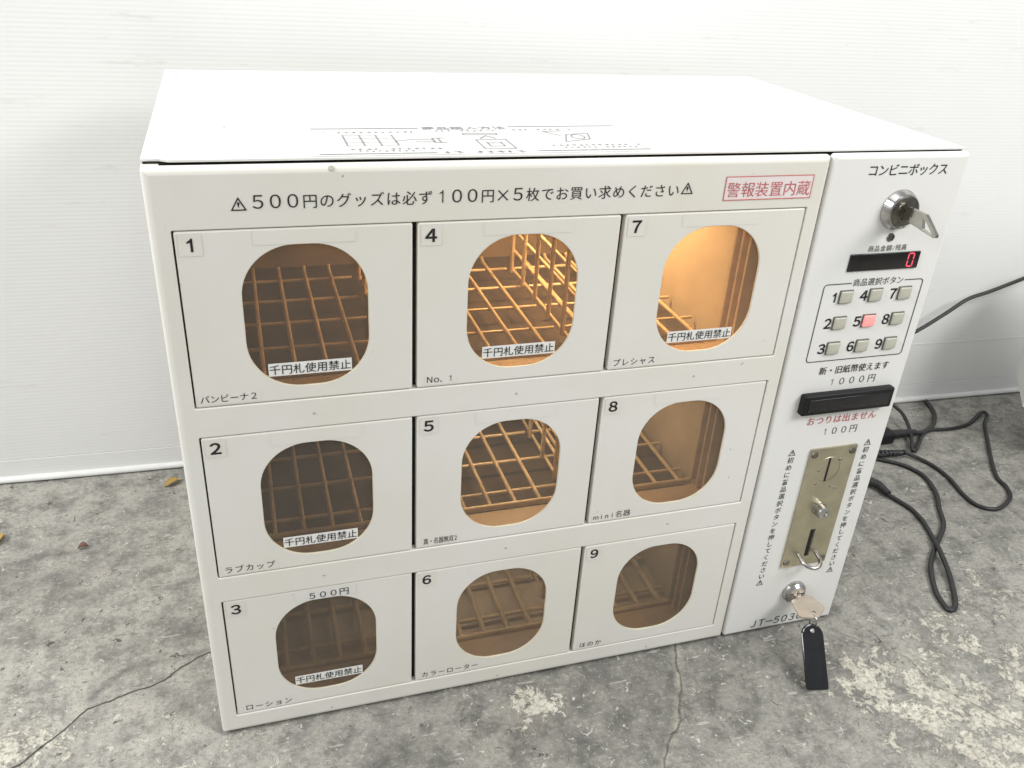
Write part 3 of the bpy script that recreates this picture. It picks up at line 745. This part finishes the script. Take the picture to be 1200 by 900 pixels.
for x, z, r in ((.6415, .232, .0014), (.6660, .2440, .0018), (.6420, .215, .0014), (.6690, .206, .0015), (.662, .2085, .0012)): b = MB(); b.lathe([(r, 0), (r * .6, .0006)], (x, -.0022, z), (0, -1, 0), 0, 12); b.build('rivet', M['chromedark'], coin)
# upper lock
LK = Vector((.6535, 0, .5235))
b = MB(); b.lathe([(.0196, 0), (.0195, .0012), (.0166, .0078), (.0158, .0088), (.0151, .0090), (.0146, .0082)], LK, (0, -1, 0), 0, 56, cap=False)
lock = b.build('lock', M['chrome'], root)
b = MB(); b.lathe([(.0146, .0), (.0146, .0082), (.0140, .0088), (.0001, .0089)], LK, (0, -1, 0), 0, 44); b.box(.6518, .6532, -.0093, -.0080, .5165, .5310, 1); b.lathe([(.0036, 0), (.003, .0012)], LK + Vector((-.0045, -.0088, .0045)), (0, -1, 0), 0, 16)
b.build('lock_barrel', [M['chromedark'], M['dark']], lock)
b = MB(); b.lathe([(.0044, -.0002), (.0040, .0010), (.0030, .0012), (.0028, .0003)], (.6533, 0, .4965), (0, -1, 0), 0, 24); b.build('sensor_eye', M['chromedark'], pan)
b = MB(); b.lathe([(.0150, 0), (.0150, .0020), (.0142, .0050), (.0112, .0082), (.0070, .0092), (.0001, .0094)], (.6535, 0, .0570), (0, -1, 0), 0, 44)
lk2 = b.build('lock', M['chrome'], root)
b = MB(); b.box(.6485, .6585, -.0100, -.0088, .0560, .0582, 0); b.box(.6525, .6545, -.0099, -.0088, .0500, .0640, 0); b.build('keyhole', M['chromedark'], lk2)
label_text('model_print', 'ＪＴ－５０３０', .6030, .0090, .0142, .0106, off=.002, sx=.95, shear=.10)

# ================================================================== KEYS
def yz_plate(name, poly, x, th, hole, mat, parent, origin):
    b = MB(); b.prism(poly, th, (x - th / 2, 0, 0), (0, 1, 0), (0, 0, 1), 0, hole); return b.build(name, mat, parent, origin=origin)
k1 = empty('key', (.6527, -.009, .5235))
tag(k1, 'bare silver key with a pointed bow standing in the upper lock', 'key', 'keys in the locks')
b = MB(); b.prism([(-.0150, .5185), (-.0080, .5185), (-.0080, .5295), (-.0150, .5295)], .0022, (.6516, 0, 0), (0, 1, 0), (0, 0, 1)); b.build('blade', M['keymetal'], k1)
bow = [(-.0120, .5182), (-.0125, .5302), (-.0145, .5306), (-.0370, .5304), (-.0392, .5292), (-.0556, .5172), (-.0556, .5148), (-.0538, .5138), (-.0250, .5168)]
hole = [(-.0350, .5262), (-.0405, .5242), (-.0505, .5165), (-.0490, .5153), (-.0375, .5172)]
b = MB(); b.prism(bow, .0034, (.6510, 0, 0), (0, 1, 0), (0, 0, 1), 0, [hole]); b.build('bow', M['keymetal'], k1, recalc=True)

k2 = empty('key', (.6535, -.0094, .0570))
tag(k2, 'worn tan key in the lower lock with a black tag hanging from it', 'key', 'keys in the locks')
b = MB(); b.box(.6500, .6570, -.0165, -.0090, .0563, .0579, 0); b.build('blade', M['tanmetal'], k2)
poly = [(.6400, -.0168), (.6425, -.0150), (.6660, -.0105), (.6690, -.0125), (.6735, -.0340), (.6725, -.0365), (.6570, -.0470), (.6530, -.0475), (.6370, -.0430), (.6350, -.0405)]
b = MB(); b.prism(poly, .0022, (0, 0, .0560), (1, 0, 0), (0, 1, 0), 0, [[(.6555 + .0028 * math.cos(a), -.0392 + .0022 * math.sin(a)) for a in [k * math.pi / 5 for k in range(10)]]]); b.build('bow', M['tanmetal'], k2, recalc=True)
b = MB(); c = Vector((.6530, -.0450, .0490)); ring = [c + Vector((0, .0062 * math.cos(a) , .0092 * math.sin(a))) for a in [2 * math.pi * k / 24 for k in range(24)]]
b.tube(ring, .00095, 0, 8, closed=True); b.build('ring', M['chrome'], k2)

# black tag: leans from the ring down to the floor
TT = Vector((.6470, -.0520, .0465)); TB = Vector((.6350, -.0985, .0016))
v = (TT - TB).normalized(); nrm = Vector((0, -1, .9)); u = v.cross(nrm).normalized() * 1.0
u = -u if u.x < 0 else u; w = u.cross(v)
L = (TT - TB).length; hw = .0142
out = []
def tloop(ins):
    h = hw - ins; r = hw * .92 - ins; pts = [(-h, ins), (h, ins)]
    pts = [(-h + .003, ins), (-h + .001, ins + .001), ]; pts = []
    r0 = .003
    for k in range(5): a = math.pi + math.pi / 2 * k / 4; pts.append((-h + r0 + r0 * math.cos(a), ins + r0 + r0 * math.sin(a)))
    for k in range(5): a = 1.5 * math.pi + math.pi / 2 * k / 4; pts.append((h - r0 + r0 * math.cos(a), ins + r0 + r0 * math.sin(a)))
    top_ = L + .006 - ins
    for k in range(13): a = math.pi * k / 12; pts.append((h * math.cos(a), top_ - r + r * math.sin(a)))
    return pts
b = MB(); levels = [(0, -.0010), (.0, .0002), (.0007, .0010), (.0020, .0013)]
rings = [[TB + u * p[0] + v * p[1] + w * dz for p in tloop(ins)] for ins, dz in levels]; k = len(rings[0])
for i in range(len(rings) - 1): b.add(rings[i] + rings[i + 1], [(j, (j + 1) % k, k + (j + 1) % k, k + j) for j in range(k)], 0, True)
b.add(rings[-1], [tuple(range(k))], 0); b.add(rings[0], [tuple(reversed(range(k)))], 0)
tg = b.build('key_tag', M['glossblack'], None, origin=TB, recalc=True)
tag(tg, 'long black plastic key tag hanging from the lower key', 'key tag')
b = MB(); b.lathe([(.0030, -.0002), (.0022, .0006), (.0018, .0006)], TB + v * (L - .002) + w * .0012, w, 0, 20); b.build('eyelet', M['chrome'], tg)

# ================================================================== CABLES
R0 = .0033
def cable(name, pts, r, label, cat='cable', mat='cable', group='cables behind the machine', sub=8, flat=.85):
    P = smooth_path(pts, sub); b = MB(); b.tube(P, r, 0, 9, flat=flat); o = b.build(name, M[mat], None, origin=P[len(P) // 2]); return tag(o, label, cat, group)
z0 = R0
c1 = [(.7215, .360, .060), (.80, .385, .045), (.90, .36, .012), (.98, .315, .008), (1.0234, .2990, .0085), (1.063, .300, .008), (1.080, .290, .006), (1.0976, .2636, z0), (1.099, .2241, z0), (1.089, .1842, z0), (1.0873, .1572, z0), (1.0988, .1412, z0), (1.1206, .1386, z0), (1.1567, .1573, z0), (1.1739, .1836, z0), (1.1789, .2064, z0), (1.2037, .2435, z0), (1.2486, .3006, z0), (1.2874, .3500, z0 + .002), (1.3150, .3737, z0 + .003), (1.3120, .3850, z0 + .003), (1.2635, .3608, z0), (1.2187, .3523, z0), (1.1756, .3554, z0), (1.150, .345, z0), (1.122, .3215, z0), (1.100, .304, z0 + .001), (1.095, .307, z0 + .004), (1.110, .3257, .008), (1.134, .368, .014), (1.140, .403, .022), (1.115, .425, .030), (1.02, .43, .045), (.88, .42, .065), (.7215, .375, .09)]
o = cable('power_cord', c1, R0, 'black cord whose wide loop lies farthest right on the floor', 'power cord')
b = MB()
for i in range(9):
    a = Vector((1.012, .303, .0085)).lerp(Vector((1.070, .298, .0078)), i / 8); b.bar(a, a + Vector((.0045, -.0003, 0)), .0068 - .0003 * i, 0, 12)
b.bar((.985, .312, .0085), (1.066, .298, .0075), .0052, 0, 12); b.build('strain_relief', M['cable'], o)
c2 = [(.7215, .330, .050), (.82, .345, .030), (.90, .29, .012), (.9648, .227, .007), (.9668, .2067, .005), (.979, .1701, z0), (.9763, .1389, z0), (.9628, .1016, z0), (.9481, .0742, z0 + .005), (.927, .0301, z0 + .003), (.9060, -.0052, z0), (.8905, -.0245, z0), (.8795, -.0285, z0), (.8775, -.0190, z0), (.8870, .0078, z0), (.9124, .0459, z0), (.9394, .0725, z0), (.9680, .0955, z0), (1.0009, .1231, z0), (1.0234, .1580, z0), (1.047, .1928, z0), (1.0615, .2367, z0), (1.0512, .2685, z0), (1.0302, .2882, z0), (.99, .315, z0), (.90, .372, .010), (.80, .375, .03), (.7215, .345, .045)]
o = cable('power_cord', c2, .0036, 'black cord with its narrow twisted loop lying nearest the camera on the floor', 'power cord')
b = MB(); b.tube([(.948, .245, .0095), (.965, .226, .0088), (.9672, .204, .0068)], .0080, 0, 12, r2=.0050); b.build('strain_relief', M['cable'], o)
# black plug lying on the floor
pl = empty('plug', (1.06, .346, .0))
tag(pl, 'black plug with a short tapered neck lying by the machine, behind the loops', 'plug')
b = MB(); b.box(1.000, 1.082, .333, .359, .001, .0215, 0, .004); b.build('body', M['black'], pl)
b = MB(); b.tube([(1.078, .346, .0115), (1.100, .347, .0105), (1.135, .3485, .0080)], .0092, 0, 14, r2=.0058); b.build('neck', M['cable'], pl)
b = MB(); b.tube(smooth_path([(1.13, .348, .0082), (1.160, .352, .005), (1.195, .372, .0040), (1.225, .405, .0038), (1.242, .446, .0038)], 6), .0038, 0, 8); b.build('lead', M['cord'], pl)
c3 = [(.7215, .39, .04), (.85, .425, .045), (1.00, .435, .095), (1.075, .43, .133), (1.138, .42, .163), (1.193, .42, .194), (1.232, .42, .2185), (1.275, .42, .230), (1.340, .42, .250), (1.45, .42, .285), (1.62, .435, .33)]
cable('power_cord', c3, .0036, 'dark grey cord rising up along the wall to the right', 'power cord', 'cord')

# ================================================================== SMALL THINGS
def leaf(x, y, rot, L_, W_, mat, label, cat, grp=None):
    vs = []; n = 9
    for i in range(n):
        t_ = i / (n - 1); w_ = W_ * math.sin(math.pi * t_) ** .7 * (1 - .25 * t_)
        for s_ in (-1, 0, 1): vs.append(((t_ - .5) * L_, s_ * w_, .0016 + .004 * abs(s_) * math.sin(math.pi * t_) + .0025 * math.sin(3 * t_)))
    c, s2 = math.cos(rot), math.sin(rot); b = MB()
    P_ = [(x + a * c - bb * s2, y + a * s2 + bb * c, zz) for a, bb, zz in vs]; nv = len(P_)
    P_ += [(p_[0], p_[1], p_[2] - .0005) for p_ in P_]
    F_ = [(i * 3 + j, (i + 1) * 3 + j, (i + 1) * 3 + j + 1, i * 3 + j + 1) for i in range(n - 1) for j in range(2)]
    b.add(P_, F_ + [tuple(nv + q for q in reversed(f)) for f in F_], 0, True)
    return tag(b.build('dry_leaf' if cat == 'leaf' else 'debris_chip', M[mat], None, origin=(x, y, 0)), label, cat, grp)
leaf(-.0640, .4640, .5, .026, .007, 'leaf', 'small tan dry leaf on the floor beside the machine at the wall foot', 'leaf', 'dry leaves')
leaf(-.2725, .378, 1.2, .030, .008, 'leaf', 'yellowish dry leaf cut by the left edge of the photo', 'leaf', 'dry leaves')
leaf(-.1673, .340, .1, .014, .005, 'chip', 'tiny dark red-brown chip lying on the floor left of the machine', 'debris')

# white cabinet whose corner shows at the right edge
wc = empty('white_cabinet', (1.335, .369, 0))
tag(wc, 'white cabinet of which only one raised corner shows at the right edge', 'cabinet')
A = Vector((1.3346, .3688, 0)); dirv = Vector((1.2304 - 1.3346, .2473 - .3688, 0)).normalized(); perp = Vector((-dirv.y, dirv.x, 0))
if perp.x < 0: perp = -perp
b = MB()
poly = [A, A + dirv * .15, A + dirv * .15 + perp * .26, A + perp * .26]
base = [(p.x, p.y) for p in poly]
def ccw(p): return p if sum((p[i - 1][0] * p[i][1] - p[i][0] * p[i - 1][1]) for i in range(len(p))) > 0 else p[::-1]
b.prism(ccw(base), .20, (0, 0, .1), (1, 0, 0), (0, 1, 0)); b.build('body', M['cabinet2'], wc, recalc=True)
for q in ((.05, .07), (.12, .09), (.04, .22), (.12, .22)):
    c_ = A + dirv * q[0] + perp * q[1]; b = MB(); b.lathe([(.014, 0), (.016, .0995)], (c_.x, c_.y, .0003), (0, 0, 1), 0, 16); b.build('foot', M['black'], wc)
